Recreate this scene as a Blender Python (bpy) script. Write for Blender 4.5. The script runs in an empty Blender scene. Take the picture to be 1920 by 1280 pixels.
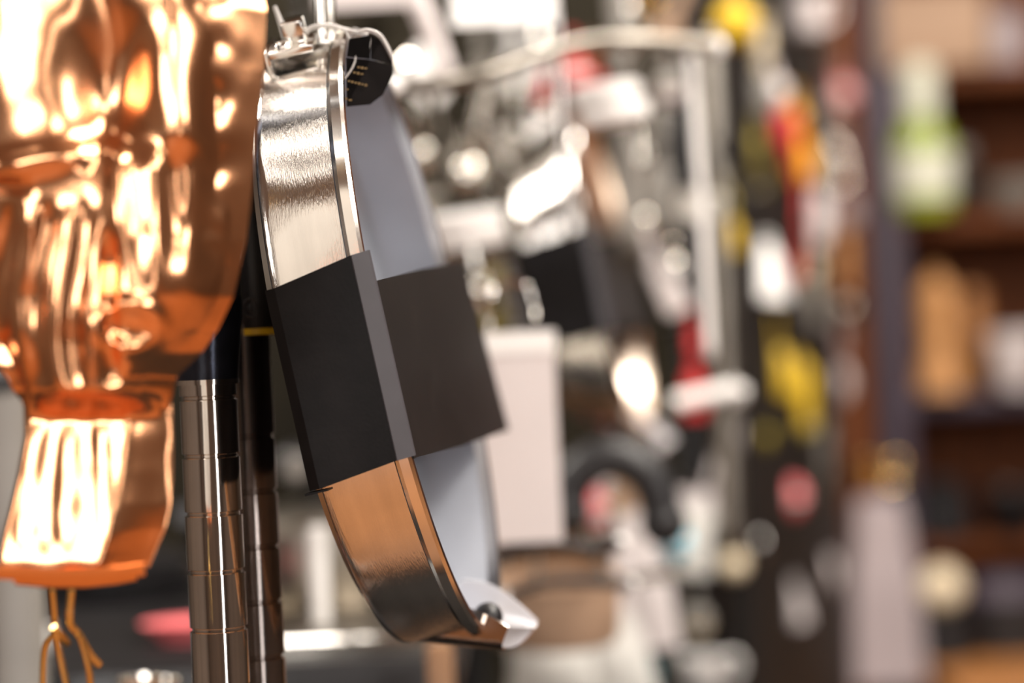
import bpy, bmesh, math, random
from mathutils import Matrix, Vector, Euler, noise
random.seed(4)
PI = math.pi
C = bpy.context.scene.collection
sc = bpy.context.scene

# ------------------------------------------------------------ camera
FPX = 85/36*1920
EYE = 1.4
cam_d = bpy.data.cameras.new('camera')
cam_d.lens = 85; cam_d.sensor_width = 36; cam_d.clip_start = .05
cam_d.dof.use_dof = True; cam_d.dof.focus_distance = 1.03; cam_d.dof.aperture_fstop = 3.4
cam = bpy.data.objects.new('camera', cam_d); C.objects.link(cam)
CAMM = Matrix.Translation((0, 0, EYE)) @ Euler((PI/2, 0, 0)).to_matrix().to_4x4() @ Matrix.Rotation(math.radians(-2.6), 4, 'Z')
cam.matrix_world = CAMM
sc.camera = cam

# ------------------------------------------------------------ world and lights
w = bpy.data.worlds.new('world'); sc.world = w; w.use_nodes = True
w.node_tree.nodes['Background'].inputs[0].default_value = (1, .9, .8, 1)
w.node_tree.nodes['Background'].inputs[1].default_value = .12

def area(name, loc, target, size, power, color=(1, .93, .84), size_y=None):
    l = bpy.data.lights.new(name, 'AREA'); l.energy = power; l.color = color
    l.shape = 'RECTANGLE'; l.size = size; l.size_y = size_y or size
    o = bpy.data.objects.new(name, l); C.objects.link(o); o.location = loc
    o.rotation_euler = (Vector(target)-Vector(loc)).to_track_quat('-Z', 'Y').to_euler()
    return o
def bulb(name, loc, power, r=.04, color=(1, .87, .7)):
    l = bpy.data.lights.new(name, 'POINT'); l.energy = power; l.shadow_soft_size = r; l.color = color
    o = bpy.data.objects.new(name, l); C.objects.link(o); o.location = loc
area('added_front_light', (-.6, -3.8, 2.42), (-.3, 1, 1.9), 4.2, 245, (1, .96, .93), 1.2)  # added light behind the camera that whitens the copper tail
area('added_strip_light', (2.6, -3.8, 1.2), (0, 1, 1.4), .4, 30, (1, .97, .95), 2.2)  # added narrow light, draws the white line on the posts
area('added_right_light', (4.1, -.3, 2.6), (0, .8, 1.9), 1.7, 80, (1, .96, .92), .9)  # added light on the right wall for highlights on the copper
area('added_left_light', (-3.9, .8, 2.5), (-.2, .9, 1.6), 1.0, 30, (1, .95, .9), 1.0)  # added light on the left wall for the mould's left faces
area('added_entry_light', (1.9, -1.5, 3.0), (.3, .5, 1.4), 1.1, 60, size_y=1.1)  # added lamp, placed to be mirrored in the upper copper
area('ceiling_lamp_right', (1.2, .85, 3.0), (0, 1.15, 1.3), 1.2, 105, size_y=.7)
area('ceiling_lamp_near', (-.8, .72, 3.0), (-.6, .9, 1.4), 1.1, 2.2, size_y=.12)
area('ceiling_lamp_over', (-.8, 1.27, 3.0), (-.4, 1.3, 1.4), 1.1, 5, size_y=.14)
area('added_back_light', (-1.6, 2.2, 3.0), (-.2, .9, 1.4), .6, 85, size_y=.5)  # added lamp that brightens the mould's back for the pan to mirror
area('ceiling_lamp_mid', (.6, 1.7, 3.0), (.2, 2.1, 1.2), 1.0, 34, size_y=.28)
area('ceiling_lamp_aisle', (1.2, 2.6, 3.0), (.6, 3.4, 1.2), .8, 42, size_y=.3)
area('ceiling_lamp_far', (1.6, 3.6, 3.0), (1, 5.2, 1.1), .6, 20, size_y=.3)
bulb('spot_lamp', (.55, .9, 2.7), 7)
bulb('spot_lamp', (.30, 1.9, 2.8), 9)

sc.view_settings.view_transform = 'Standard'; sc.view_settings.look = 'None'
sc.view_settings.gamma = 1; sc.view_settings.use_curve_mapping = False
sc.view_settings.exposure = -.25

# ------------------------------------------------------------ materials
def mat(name, col, rough=.5, metal=0, vary=.12, scale=12, bump=0, bscale=60, trans=0, alpha=1, coat=0, stretch=None, ior=1.45, spec=.5):
    m = bpy.data.materials.new(name); m.use_nodes = True
    nt = m.node_tree; N = nt.nodes; L = nt.links; b = N['Principled BSDF']
    b.inputs['Roughness'].default_value = rough; b.inputs['Metallic'].default_value = metal
    b.inputs['Transmission Weight'].default_value = trans; b.inputs['Alpha'].default_value = alpha
    b.inputs['Coat Weight'].default_value = coat; b.inputs['IOR'].default_value = ior
    b.inputs['Specular IOR Level'].default_value = spec
    tc = N.new('ShaderNodeTexCoord'); mp = N.new('ShaderNodeMapping'); L.new(tc.outputs['Object'], mp.inputs[0])
    if stretch: mp.inputs['Scale'].default_value = stretch
    n = N.new('ShaderNodeTexNoise'); n.inputs['Scale'].default_value = scale; n.inputs['Detail'].default_value = 4
    L.new(mp.outputs[0], n.inputs[0])
    r = N.new('ShaderNodeValToRGB'); L.new(n.outputs[0], r.inputs[0])
    r.color_ramp.elements[0].position = .3; r.color_ramp.elements[1].position = .7
    r.color_ramp.elements[0].color = tuple(c*(1-vary) for c in col)+(1,)
    r.color_ramp.elements[1].color = tuple(min(1, c*(1+vary)) for c in col)+(1,)
    L.new(r.outputs[0], b.inputs['Base Color'])
    if bump:
        n2 = N.new('ShaderNodeTexNoise'); n2.inputs['Scale'].default_value = bscale; n2.inputs['Detail'].default_value = 3
        L.new(mp.outputs[0], n2.inputs[0])
        bp = N.new('ShaderNodeBump'); bp.inputs['Strength'].default_value = bump; bp.inputs['Distance'].default_value = .002
        L.new(n2.outputs[0], bp.inputs['Height']); L.new(bp.outputs[0], b.inputs['Normal'])
    return m
M = {}
M['copper'] = mat('polished_copper', (.94, .46, .23), .2, 1, .06, 8)
M['tin'] = mat('tinned_lining', (.85, .80, .75), .5, 0, .1, 14)
M['clay'] = mat('brown_clay', (.24, .125, .06), .5, 0, .2, 12)
M['copper_lip'] = mat('copper_lip', (.95, .42, .16), .3, 1, .05, 8)
M['steel'] = mat('brushed_steel', (.80, .77, .73), .11, 1, .08, 9, .12, 240, stretch=(14, 1, 1))
M['steel_rim'] = mat('steel_rim', (.85, .82, .78), .14, 1, .04, 30)
M['satin'] = mat('satin_interior', (.40, .42, .475), .3, .35, .05, 40, .05, 500)
M['dark_shade_chrome'] = mat('dark_shade_chrome', (.30, .26, .24), .16, 1, .15, 22)  # colour of the dark rear post, and of the shade painted into the spout
M['lit_spout_steel'] = mat('lit_spout_steel', (.80, .80, .84), .4, .4, .04, 40)  # lit copy of the spout steel
M['warm_steel'] = mat('warm_steel', (.84, .70, .58), .3, 1, .08, 30)
M['chrome'] = mat('chrome', (.78, .74, .70), .09, 1, .10, 22, .05, 30)
M['shiny'] = mat('shiny_steel', (.74, .70, .63), .13, 1, .10, 20)
M['dull'] = mat('dull_steel', (.32, .29, .25), .33, 1, .15, 20)
M['card'] = mat('black_card', (.006, .005, .005), .42, 0, .3, 60, .03, 700, spec=.11)
M['card_in'] = mat('grey_card_edge', (.05, .046, .052), .45, 0, .1, 60)
M['blackp'] = mat('black_plastic', (.010, .009, .010), .38, 0, .2, 40)
M['navy'] = mat('dark_zinc', (.03, .035, .05), .22, .8, .35, 90, .05, 200)
M['paper'] = mat('white_paper', (.64, .585, .58), .7, 0, .03, 20)
M['white'] = mat('white_enamel_and_highlight', (.82, .80, .78), .3, 0, .03, 20, coat=.3)
M['yellow'] = mat('yellow_plastic', (.62, .40, .015), .4, 0, .1, 20)
M['amber'] = mat('amber_plastic', (.75, .36, .01), .4, 0, .1, 20)
M['olive'] = mat('olive_plastic', (.25, .19, .02), .45, 0, .15, 20)
M['red'] = mat('red_plastic', (.50, .02, .02), .38, 0, .1, 20)
M['pink'] = mat('pink_silicone', (.75, .16, .17), .45, 0, .08, 20)
M['rose'] = mat('rose_silicone', (.70, .28, .28), .45, 0, .08, 20)
M['grey'] = mat('grey_plastic', (.20, .185, .165), .45, 0, .1, 20)
M['lilac'] = mat('lilac_grey_paper', (.32, .265, .27), .7, 0, .04, 10)
M['cream'] = mat('cream_ceramic', (.72, .60, .42), .3, 0, .05, 20, coat=.3)
M['blue'] = mat('light_blue_plastic', (.06, .42, .58), .4, 0, .1, 20)
M['teal'] = mat('teal_plastic', (.0, .10, .14), .4, 0, .1, 20)
M['brass'] = mat('brass', (.75, .52, .2), .25, 1, .1, 20)
M['gold'] = mat('gold_ink', (.30, .20, .09), .5, .3, .1, 300)
M['wood'] = mat('dark_red_wood', (.105, .030, .008), .6, 0, .35, 6, .1, 60, stretch=(8, 8, 1), spec=.15)
M['oak'] = mat('orange_oak', (.36, .15, .045), .45, 0, .2, 5, .1, 40, stretch=(1, 6, 6))
M['beech'] = mat('beech_wood', (.55, .27, .10), .5, 0, .12, 8, stretch=(6, 6, 1))
M['purple'] = mat('purple_grey_metal', (.040, .026, .040), .5, .2, .15, 12)
M['green'] = mat('green_glass', (.28, .36, .03), .15, 0, .1, 8, coat=.5)
M['label'] = mat('pale_label', (.62, .62, .50), .6, 0, .04, 12)
M['cardboard'] = mat('pale_cardboard', (.36, .235, .155), .75, 0, .06, 10)
M['panel'] = mat('dark_back_panel', (.014, .011, .006), .7, 0, .4, 5, spec=.12)
M['grid'] = mat('black_panel', (.010, .008, .007), .6, 0, .3, 5, spec=.2)
M['floor'] = mat('warm_floor', (.34, .15, .06), .4, 0, .55, 2, stretch=(8, 1, 1))
M['ceil'] = mat('ceiling_paint', (.20, .14, .10), .8, 0, .05, 3)
M['wallp'] = mat('wall_paint', (.15, .115, .09), .8, 0, .15, 1.2)
M['clear'] = mat('clear_plastic', (.93, .90, .88), .12, 0, .02, 20, trans=.72, ior=1.25)
M['bag'] = mat('clear_bag', (.85, .84, .80), .25, 0, .1, 20, .6, 18, trans=.35, ior=1.2)
M['glass'] = mat('clear_glass', (.95, .97, .95), .03, 0, .01, 20, trans=1)

# ------------------------------------------------------------ mesh helpers
def link(o, parent=None):
    C.objects.link(o)
    if parent is not None: o.parent = parent
    return o
def obj(name, bm, m, parent=None, smooth=True, sharp=38, mtx=None):
    bmesh.ops.recalc_face_normals(bm, faces=bm.faces)
    me = bpy.data.meshes.new(name); 
    if smooth:
        for f in bm.faces: f.smooth = True
        for e in bm.edges:
            if len(e.link_faces) == 2 and e.calc_face_angle(0) > math.radians(sharp): e.smooth = False
    bm.to_mesh(me); bm.free()
    me.materials.append(M[m] if isinstance(m, str) else m)
    o = link(bpy.data.objects.new(name, me), parent)
    if mtx is not None: o.matrix_local = mtx
    return o
def tag(o, label, cat, group=None):
    o['label'] = label; o['category'] = cat
    if group: o['group'] = group
    return o
def thing(name, label, cat, mtx=None, group=None):
    o = link(bpy.data.objects.new(name, None)); o.empty_display_size = .02
    if mtx is not None: o.matrix_world = mtx
    return tag(o, label, cat, group)
def struct(name, bm, m, smooth=False):
    o = obj(name, bm, m, None, smooth); o['kind'] = 'structure'; return o
def B(): return bmesh.new()
I4 = Matrix.Identity(4)
def box(bm, sx, sy, sz, c=(0, 0, 0), r=0, mx=I4):
    t = bmesh.new(); bmesh.ops.create_cube(t, size=1, matrix=Matrix.Diagonal((sx, sy, sz, 1)))
    if r: bmesh.ops.bevel(t, geom=list(t.edges), offset=r, segments=2, affect='EDGES', profile=.5)
    merge(bm, t, mx @ Matrix.Translation(c)); return bm
def merge(bm, t, mx):
    mp = {v: bm.verts.new(mx @ v.co) for v in t.verts}
    for f in t.faces:
        try: bm.faces.new([mp[v] for v in f.verts])
        except ValueError: pass
    t.free()
def lathe(bm, prof, seg=28, mx=I4, close=False):
    """profile of (radius, z) revolved about local Z"""
    rings = []
    for r, z in prof:
        if r < 1e-6: rings.append([bm.verts.new(mx @ Vector((0, 0, z)))])
        else: rings.append([bm.verts.new(mx @ Vector((r*math.cos(2*PI*i/seg), r*math.sin(2*PI*i/seg), z))) for i in range(seg)])
    prs = list(zip(rings, rings[1:])) + ([(rings[-1], rings[0])] if close else [])
    for a, b in prs:
        for i in range(seg):
            j = (i+1) % seg
            if len(a) == 1 and len(b) == 1: continue
            if len(a) == 1: bm.faces.new((a[0], b[i], b[j]))
            elif len(b) == 1: bm.faces.new((a[i], a[j], b[0]))
            else: bm.faces.new((a[i], a[j], b[j], b[i]))
    return bm
def spline(pts, n=6):
    pts = [Vector(p) for p in pts]; out = []
    for i in range(len(pts)-1):
        p0 = pts[max(i-1, 0)]; p1 = pts[i]; p2 = pts[i+1]; p3 = pts[min(i+2, len(pts)-1)]
        for k in range(n):
            t = k/n
            out.append(.5*((2*p1)+(p2-p0)*t+(2*p0-5*p1+4*p2-p3)*t*t+(3*p1-p0-3*p2+p3)*t**3))
    out.append(pts[-1]); return out
def tube(bm, pts, r, seg=10, flat=1, up=(0, 0, 1), mx=I4):
    """round (or flattened) bar along points; r a number or one per point; flat scales across"""
    pts = [mx @ Vector(p) for p in pts]; n = len(pts); up = Vector(up); rings = []
    for i, p in enumerate(pts):
        d = (pts[min(i+1, n-1)]-pts[max(i-1, 0)]).normalized()
        s = d.cross(up)
        if s.length < 1e-3: s = d.cross(Vector((0, 1, .01)))
        s.normalize(); t = s.cross(d)
        rr = r[i] if isinstance(r, (list, tuple)) else r
        rings.append([bm.verts.new(p+rr*(math.cos(2*PI*k/seg)*s*flat+math.sin(2*PI*k/seg)*t)) for k in range(seg)])
    for a, b in zip(rings, rings[1:]):
        for i in range(seg): bm.faces.new((a[i], a[(i+1) % seg], b[(i+1) % seg], b[i]))
    bm.faces.new(rings[0]); bm.faces.new(rings[-1]); return bm
def prism(bm, pts, th, mx=I4, r=0):
    """outline in local X,Z extruded by th along Y"""
    t = bmesh.new()
    a = [t.verts.new((x, -th/2, z)) for x, z in pts]; b = [t.verts.new((x, th/2, z)) for x, z in pts]
    t.faces.new(a); t.faces.new(b[::-1]); n = len(pts)
    for i in range(n): t.faces.new((a[i], b[i], b[(i+1) % n], a[(i+1) % n]))
    if r: bmesh.ops.bevel(t, geom=list(t.edges), offset=r, segments=2, affect='EDGES', profile=.5)
    merge(bm, t, mx); return bm
def ball(bm, rx, ry, rz, c=(0, 0, 0), seg=24, mx=I4):
    t = bmesh.new(); bmesh.ops.create_uvsphere(t, u_segments=seg, v_segments=seg//2, radius=1)
    merge(bm, t, mx @ Matrix.Translation(c) @ Matrix.Diagonal((rx, ry, rz, 1))); return bm
def loft(bm, rows, th=0):
    """grid of points, optionally given a thickness"""
    g = [[bm.verts.new(p) for p in row] for row in rows]
    fs = []
    for a, b in zip(g, g[1:]):
        for i in range(len(a)-1): fs.append(bm.faces.new((a[i], a[i+1], b[i+1], b[i])))
    if th:
        bmesh.ops.recalc_face_normals(bm, faces=bm.faces)
        bmesh.ops.solidify(bm, geom=fs, thickness=th)
    return bm
def P(px, py, Y):
    """where the sight line of a pixel of the 1920 frame is at distance Y"""
    return CAMM @ Vector(((px-960)/FPX*Y, -(py-640)/FPX*Y, -Y))
def px(Y): return Y/FPX
def at(x, y, Y, tilt=0, yaw=0, pitch=0):
    return Matrix.Translation(P(x, y, Y)) @ Euler((pitch, 0, yaw)).to_matrix().to_4x4() @ Matrix.Rotation(math.radians(tilt), 4, 'Y')
RX90 = Matrix.Rotation(PI/2, 4, 'X'); RY90 = Matrix.Rotation(PI/2, 4, 'Y')

# ------------------------------------------------------------ setting
struct('floor', box(B(), 9, 12, .05, (0, 2, -.025)), 'floor')
struct('ceiling', box(B(), 9, 12, .05, (0, 2, 3.12)), 'ceil')
struct('unseen_plinth', box(B(), 1.5, 1.6, .7, (-.1, 1.92, .35), .01), 'grid')  # unseen black plinth, added to darken the pan's lower reflection
struct('wall_back', box(B(), 9, .05, 3.1, (0, 7.5, 1.55)), 'wallp')
struct('wall_left', box(B(), .05, 12, 3.1, (-4, 2, 1.55)), 'wallp')
struct('wall_right', box(B(), .05, 12, 3.1, (4.2, 2, 1.55)), 'wallp')
struct('wall_front', box(B(), 9, .05, 3.1, (0, -3.9, 1.55)), 'wallp')

# gondola with the dark back panel behind the hanging pans
def gondola():
    t = thing('gondola', 'dark brown back panel behind the hanging pans and pots', 'display panel', Matrix.Translation((-.30, 2.72, 0)))
    obj('panel', box(B(), 1.0, .03, 2.3, (0, 0, 1.15), .004), 'panel', t)
    for s in (-1, 1): obj('upright', box(B(), .03, .05, 2.32, (s*.5, 0, 1.16), .004), 'blackp', t)
    return t
gondola()
def aisle_panel():
    a = Vector((.235, 2.64, 0)); b = Vector((.47, 3.60, 0)); d = b-a; c = (a+b)/2
    t = thing('gadget_panel', 'black gadget panel running away behind the colourful utensils', 'display panel',
              Matrix.Translation(c) @ Matrix.Rotation(math.atan2(d.y, d.x), 4, 'Z'))
    L = d.length
    obj('panel', box(B(), L, .03, 2.3, (0, -.0, 1.15), .004), 'grid', t)
    for i in range(9): obj('slat', box(B(), L, .012, .05, (0, .02, .9+i*.14), .003), 'grid', t)
aisle_panel()

# ------------------------------------------------------------ copper fish mould
def lerp_table(tb, v):
    for (a, *pa), (b, *pb) in zip(tb, tb[1:]):
        if v <= b:
            t = (v-a)/(b-a); t = max(0, t)
            return [x+(y-x)*t for x, y in zip(pa, pb)]
    return tb[-1][1:]
FISH = [(-460, 30, 150), (-435, -50, 240), (-380, -140, 350), (-290, -215, 430), (-170, -250, 480), (0, -250, 513), (120, -215, 508), (230, -175, 496), (330, -130, 486), (450, -85, 474), (560, -50, 448),
        (620, -32, 420), (670, -5, 386), (715, 26, 338), (760, 46, 329), (830, 48, 332), (900, 37, 332), (960, 24, 329),
        (1010, 12, 318), (1050, 5, 300), (1085, 3, 286)]
def sm(a, b, x):
    t = min(1, max(0, (x-a)/(b-a))); return t*t*(3-2*t)
def g2(x, y, cx, cy, sx, sy): return math.exp(-((x-cx)/sx)**2-((y-cy)/sy)**2)
def fish_h(x, v, s):
    tail = sm(730, 800, v)
    # domed body, and a tail with a flat front and a steep right side
    body = 190*max(0, 1-abs(2*s-.92)**2.4)**.9 if abs(2*s-.92) < 1 else 0
    tl = (50+44*max(0, min(1, (v-775)/290))) * min(1, sm(-.10, .06, s)) * (1-sm(.66, 1.02, s)*.95)
    h = body*(1-tail)+tl*tail
    ed = sm(0, .08, s)*(1-sm(.93, 1, s))
    d = 0
    d -= 28*max(0, (330-v)/500)+150*sm(-200, -480, v)*0
    d += 3.2*math.cos((x-140)/(40+14*sm(800, 1060, v))*2*PI*.62)*sm(770, 840, v)*(1-sm(1010, 1060, v))*(1-sm(200, 245, x))
    d += 9*math.cos((x+14*math.sin(v/80))/74*2*PI)*sm(370, 430, v)*(1-sm(700, 775, v))*(1-sm(185, 235, x))
    d -= 18*math.exp(-((v-352-.06*x)/13)**2)*(1-sm(60, 110, x))
    d += 18*math.exp(-((v-315+.18*(x-60))/26)**2)*sm(-40, 40, x)*(1-sm(180, 240, x))
    d -= 70*g2(x, v, 222, 165, 70, 150)
    d += 8*g2(x, v, 60, 60, 90, 240)
    d += 40*math.exp(-((x-362-.08*(v-100))/56)**2)*(1-sm(250, 340, v))
    d -= 22*math.exp(-((x-445)/28)**2)*(1-sm(330, 420, v))
    for i in range(4):
        cx = 258+62*i+.10*(v-400)*(1-i*.5)
        d += (24-3*i)*math.exp(-((x-cx)/24)**2)*sm(245+15*i, 310+15*i, v)*(1-sm(420+10*i, 570+10*i, v))
    d += 36*g2(x, v, 345, 560, 110, 90)
    d -= 24*math.exp(-((x-238)/16)**2)*sm(420, 500, v)*(1-sm(690, 740, v))
    rr = math.hypot((x-275)/1.25, v-618); d += 13*math.exp(-((rr-42)/15)**2)-10*math.exp(-(rr/24)**2)
    d += (13+9*sm(330, 450, x))*(1-.75*tail)*(1-.75*(1-sm(130, 240, x))*(1-sm(220, 330, v)))*noise.noise(Vector((x/85, v/110, .3)))+3*noise.noise(Vector((x/50, v/80, 2.3)))
    return max(.5+95*min(1, (1-s)/.16)*(1-tail)*(1+.2*noise.noise(Vector((x/60, v/70, 5)))), .5, h+d*ed)
def fish():
    Yb = .915; k = px(.88)
    org = P(160, 500, Yb)
    t = thing('fish_mould', 'polished copper fish mould hanging tail down at the left, deeply embossed', 'baking mould', Matrix.Translation(org))
    inv = Matrix.Translation(-org)
    rx = (CAMM.to_3x3() @ Vector((1, 0, 0))); uz = (CAMM.to_3x3() @ Vector((0, 1, 0))); fw = CAMM.to_3x3() @ Vector((0, 0, 1))
    nv, nx = 300, 130; rows = []
    for i in range(nv+1):
        v = -460+(1085+460)*i/nv; Lx, Rx = lerp_table(FISH, v); row = []
        for j in range(nx+1):
            s = j/nx; x = Lx+(Rx-Lx)*s
            # surface stands fish_h in front of the back plane and the mould turns a little to the left
            p = Vector((0, 0, 0))+rx*((x-160)*k)-uz*((v-500)*k)+fw*(fish_h(x, v, s)*k)
            row.append(p)
        rows.append(row)
    bm = B(); loft(bm, rows); g_n = len(bm.verts)
    bmesh.ops.recalc_face_normals(bm, faces=bm.faces)
    obj('embossed_shell', bm, 'copper', t, sharp=80)
    # tinned back plate closing the mould
    rows = []
    for i in range(41):
        v = -430+(1076+430)*i/40; Lx, Rx = lerp_table(FISH, v); ww = Rx-Lx
        rows.append([rx*((Lx+ww*q-160)*k)-uz*((v-500)*k)-fw*(.0006+.006*math.sin(q*PI)) for q in (.03, .2, .4, .6, .8, .97)])
    obj('tinned_back', loft(B(), rows), 'tin', t)
    top = rx*((70-160)*k)-uz*((-465-500)*k)
    obj('hang_ring', lathe(B(), [(.012+.0016*math.cos(q*PI/4), .0016*math.sin(q*PI/4)) for q in range(8)], 24, Matrix.Translation(top) @ RX90, True), 'brass', t)
    obj('hang_wire', tube(B(), [top+Vector((0, 0, .012)), top+Vector((0, 0, 3.09-org.z-top.z))], .0012, 6), 'brass', t)
    def strip(name, pts, wv, d0, d1, m):
        rows = []
        for a in range(5):
            q = a/4
            rows.append([rx*((x-160)*k)-uz*((v+wv*q+3*math.sin(q*PI)-500)*k)+fw*((d0+(d1-d0)*q)*k) for x, v in pts])
        bm = B(); loft(bm, rows, .0012); return obj(name, bm, m, t)
    strip('tail_lip', [(2, 1074), (60, 1078), (130, 1080), (200, 1078), (250, 1074), (292, 1068)], 24, 114, 102, 'copper_lip')
    strip('tail_foot', [(35, 1100), (100, 1106), (170, 1106), (230, 1100), (270, 1092)], 14, 70, 60, 'copper_lip')
    return t
fish()
def twist_ties():
    Y = .93
    t = thing('brass_tie', 'brass wire tie with two loose ends dangling under the copper mould', 'wire tie', Matrix.Translation(P(125, 1120, Y)))
    o0 = P(125, 1120, Y)
    for nm, pts, r in (('strand', [(98, 1105), (102, 1150), (104, 1185), (84, 1215), (80, 1300)], 5),
                       ('strand', [(104, 1180), (112, 1225), (128, 1300)], 5),
                       ('strand', [(100, 1175), (118, 1195), (126, 1205)], 6),
                       ('strand', [(134, 1105), (131, 1165), (148, 1190), (168, 1225), (186, 1246)], 6),
                       ('strand', [(150, 1190), (166, 1250), (170, 1300)], 5)):
        obj(nm, tube(B(), [p-o0 for p in spline([P(x, y, Y+.004*i) for i, (x, y) in enumerate(pts)])], r*1.3*px(Y), 8), 'brass', t)
twist_ties()

# ------------------------------------------------------------ steel pans with black sleeves
def pan(cx, cy, Y, R, dep, a, b, label, sleeve_label, full=True, flare=0, inner='satin'):
    ax = Vector((math.cos(a)*math.cos(b), math.cos(a)*math.sin(b), math.sin(a)))      # camera space, z towards camera
    yy = Vector((math.sin(a)*math.cos(b), math.sin(a)*math.sin(b), -math.cos(a)))
    zz = Vector((-math.sin(b), math.cos(b), 0))
    R3 = Matrix((ax, yy, zz)).transposed()
    mw = Matrix.Translation(P(cx, cy, Y)) @ (CAMM.to_3x3() @ R3).to_4x4()
    t = thing('cake_pan', label, 'pan', mw)
    LX = RY90            # lathe Z -> local X
    Rb = R-flare
    pr = [(0, -dep-.002)]+[(Rb*.93*q, -dep-.002) for q in (.3, .6, .9)]
    for i in range(7):
        q = i/6*PI/2; pr.append((Rb-.0072+.0054*math.sin(q), -dep+.0034-.0054*math.cos(q)))
    pr += [(R-.0016-flare*.55, -dep*.55), (R-.0012, -.006)]
    obj('outer_wall', lathe(B(), pr, 128, LX), 'steel', t)
    pi = [(0, -dep)]+[(Rb*.92*q, -dep) for q in (.3, .6, .9)]
    for i in range(7):
        q = i/6*PI/2; pi.append((Rb-.0145+.010*math.sin(q), -dep+.010-.010*math.cos(q)))
    pi += [(R-.004-flare*.5, -dep*.5), (R-.003, -.004)]
    obj('inner_wall', lathe(B(), pi, 128, LX), inner, t)
    rim = [(R-.0032, -.004), (R-.0034, .0012), (R-.002, .0022), (R+.001, .002), (R+.0022, .0006), (R+.0022, -.0035), (R+.0008, -.0052), (R-.001, -.0052)]
    obj('rim', lathe(B(), rim, 128, LX, True), 'steel_rim', t)
    base = [(Rb-.016, -dep-.001), (Rb-.0145, -dep-.003), (Rb-.0155, -dep-.006), (0, -dep-.006)]
    obj('base_plate', lathe(B(), base, 96, LX), 'dull', t)
    # pouring spout at the bottom
    n = 14; rows = []
    A_ = [(-.004, -.033, -.1300), (-.0331, -.026, -.1392), (-.036, .0, -.1425), (-.034, .030, -.1405), (-.0116, .030, -.1225)]
    E_ = [(.0131, -.034, -.1427), (.0071, -.026, -.1530), (.0125, .0, -.1562), (.0175, .030, -.1535), (.0195, .033, -.1500)]
    k = R/.145
    for i in range(n+1):
        q = i/n; row = []
        for (p, e), bulge in zip(zip(A_, E_), (.0012, .0, .0, .0, .006)):
            v = Vector(p).lerp(Vector(e), q); v.z += bulge*math.sin(q*PI); row.append(v*k)
        rows.append(spline(row, 4))
    obj('spout', loft(B(), [r[:13] for r in rows], .0009), 'dark_shade_chrome', t, sharp=60)  # same sheet as the far wall; shade inside the trough put into the colour
    obj('spout_lit_wall', loft(B(), [r[12:] for r in rows], .0009), 'lit_spout_steel', t, sharp=60)  # far wall of the trough, brightness put into its colour
    if full:
        obj('spout_shade_ball', ball(B(), .007, .007, .007, (.002, -.012, -.1385)), 'blackp', t)  # black ball placed where the trough is only in shadow
    # hanging bracket riveted at the top of the outer wall
    bx = B(); box(bx, .021, .030, .0035, (-.022, .0, R+.0035), .0008)
    box(bx, .0035, .030, .010, (-.0335, .0, R+.001), .0008); box(bx, .010, .012, .010, (-.020, .0, R+.010), .001)
    bmesh.ops.rotate(bx, verts=bx.verts, cent=(0, 0, 0), matrix=Matrix.Rotation(.36, 3, 'X'))
    o = obj('hanging_bracket', bx, 'steel_rim', t)
    obj('rivet', ball(B(), .004, .004, .0025, (-.026, -.008, R+.0058), mx=Matrix.Rotation(.36, 4, 'X')), 'steel_rim', o)
    # cardboard sleeve: its own thing, slipped over the pan
    s = thing('cardboard_sleeve', sleeve_label, 'packaging sleeve', mw)
    z0, z1 = (-.0568, .0288); x0, x1, lip = -dep-.0062, -.0025, .0058; yn, yf = -R-.004, R+.026
    def slab(pts, name, m):        # strip through (x,y[,low,high]) columns with thickness
        pts = [(tuple(p)+(z0, z1))[:4] if len(p) == 2 else p for p in pts]; pts = [p if len(p) == 5 else tuple(p)+(0,) for p in pts]; rows = []
        for q in (0, .25, .5, .75, 1):
            rows.append([Vector((x, y+dy*(1-q), a_+(b_-a_)*q)) for x, y, a_, b_, dy in pts])
        return obj(name, loft(B(), rows, .0008), m, s, sharp=25)
    yb = yf+.002; zl, zh = -.0522, .0350
    slab([(x0, yf-.02), (x0, yn+.02), (x0+.003, yn+.004), (x0+.008, yn), (x1, yn, zl, zh)], 'wall_face', 'card')
    slab([(x1, yn, zl, zh), (x1+.0006, yn-.0012, zl, zh), (lip-.0006, yn-.0005, zl+.0005, zh+.0005), (lip, yn+.0012, zl+.0005, zh+.0005)], 'folded_edge', 'card_in')
    slab([(lip-.001, yn+.0016, -.0530, .0225), (.0045, yn+.012, -.0530, .0228), (.0060, 0, -.0575, .0285), (.0075, yb-.01, -.0623, .034, .034), (.007, yb, -.0623, .034, .036), (x1, yb+.001, -.0623, .034, .036)], 'opening_face', 'card')
    slab([(x1, yb+.001, -.0623, .034, .036), (x0+.01, yf+.004, -.06, .032, .02), (x0, yf-.01)], 'far_face', 'card')
    obj('bottom_flap', box(B(), .010, .012, .0008, (x0+.006, yn+.008, z0-.0012)), 'card', s)
    return t, mw
pan1, PM = pan(793, 619, 1.15, .145, .0385, .10, .221,
    'sharp steel cake pan with pouring spout hanging edge on, centre, beside the copper mould',
    'sharp black cardboard sleeve wrapped round the nearest steel pan')
pan(1150, 505, 2.10, .150, .058, .15, .20,
    'blurred steel pan hanging edge on further back, bright mirror wall below its sleeve',
    'blurred black cardboard sleeve on the pan further back, right of centre', False, .030, 'warm_steel')

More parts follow.
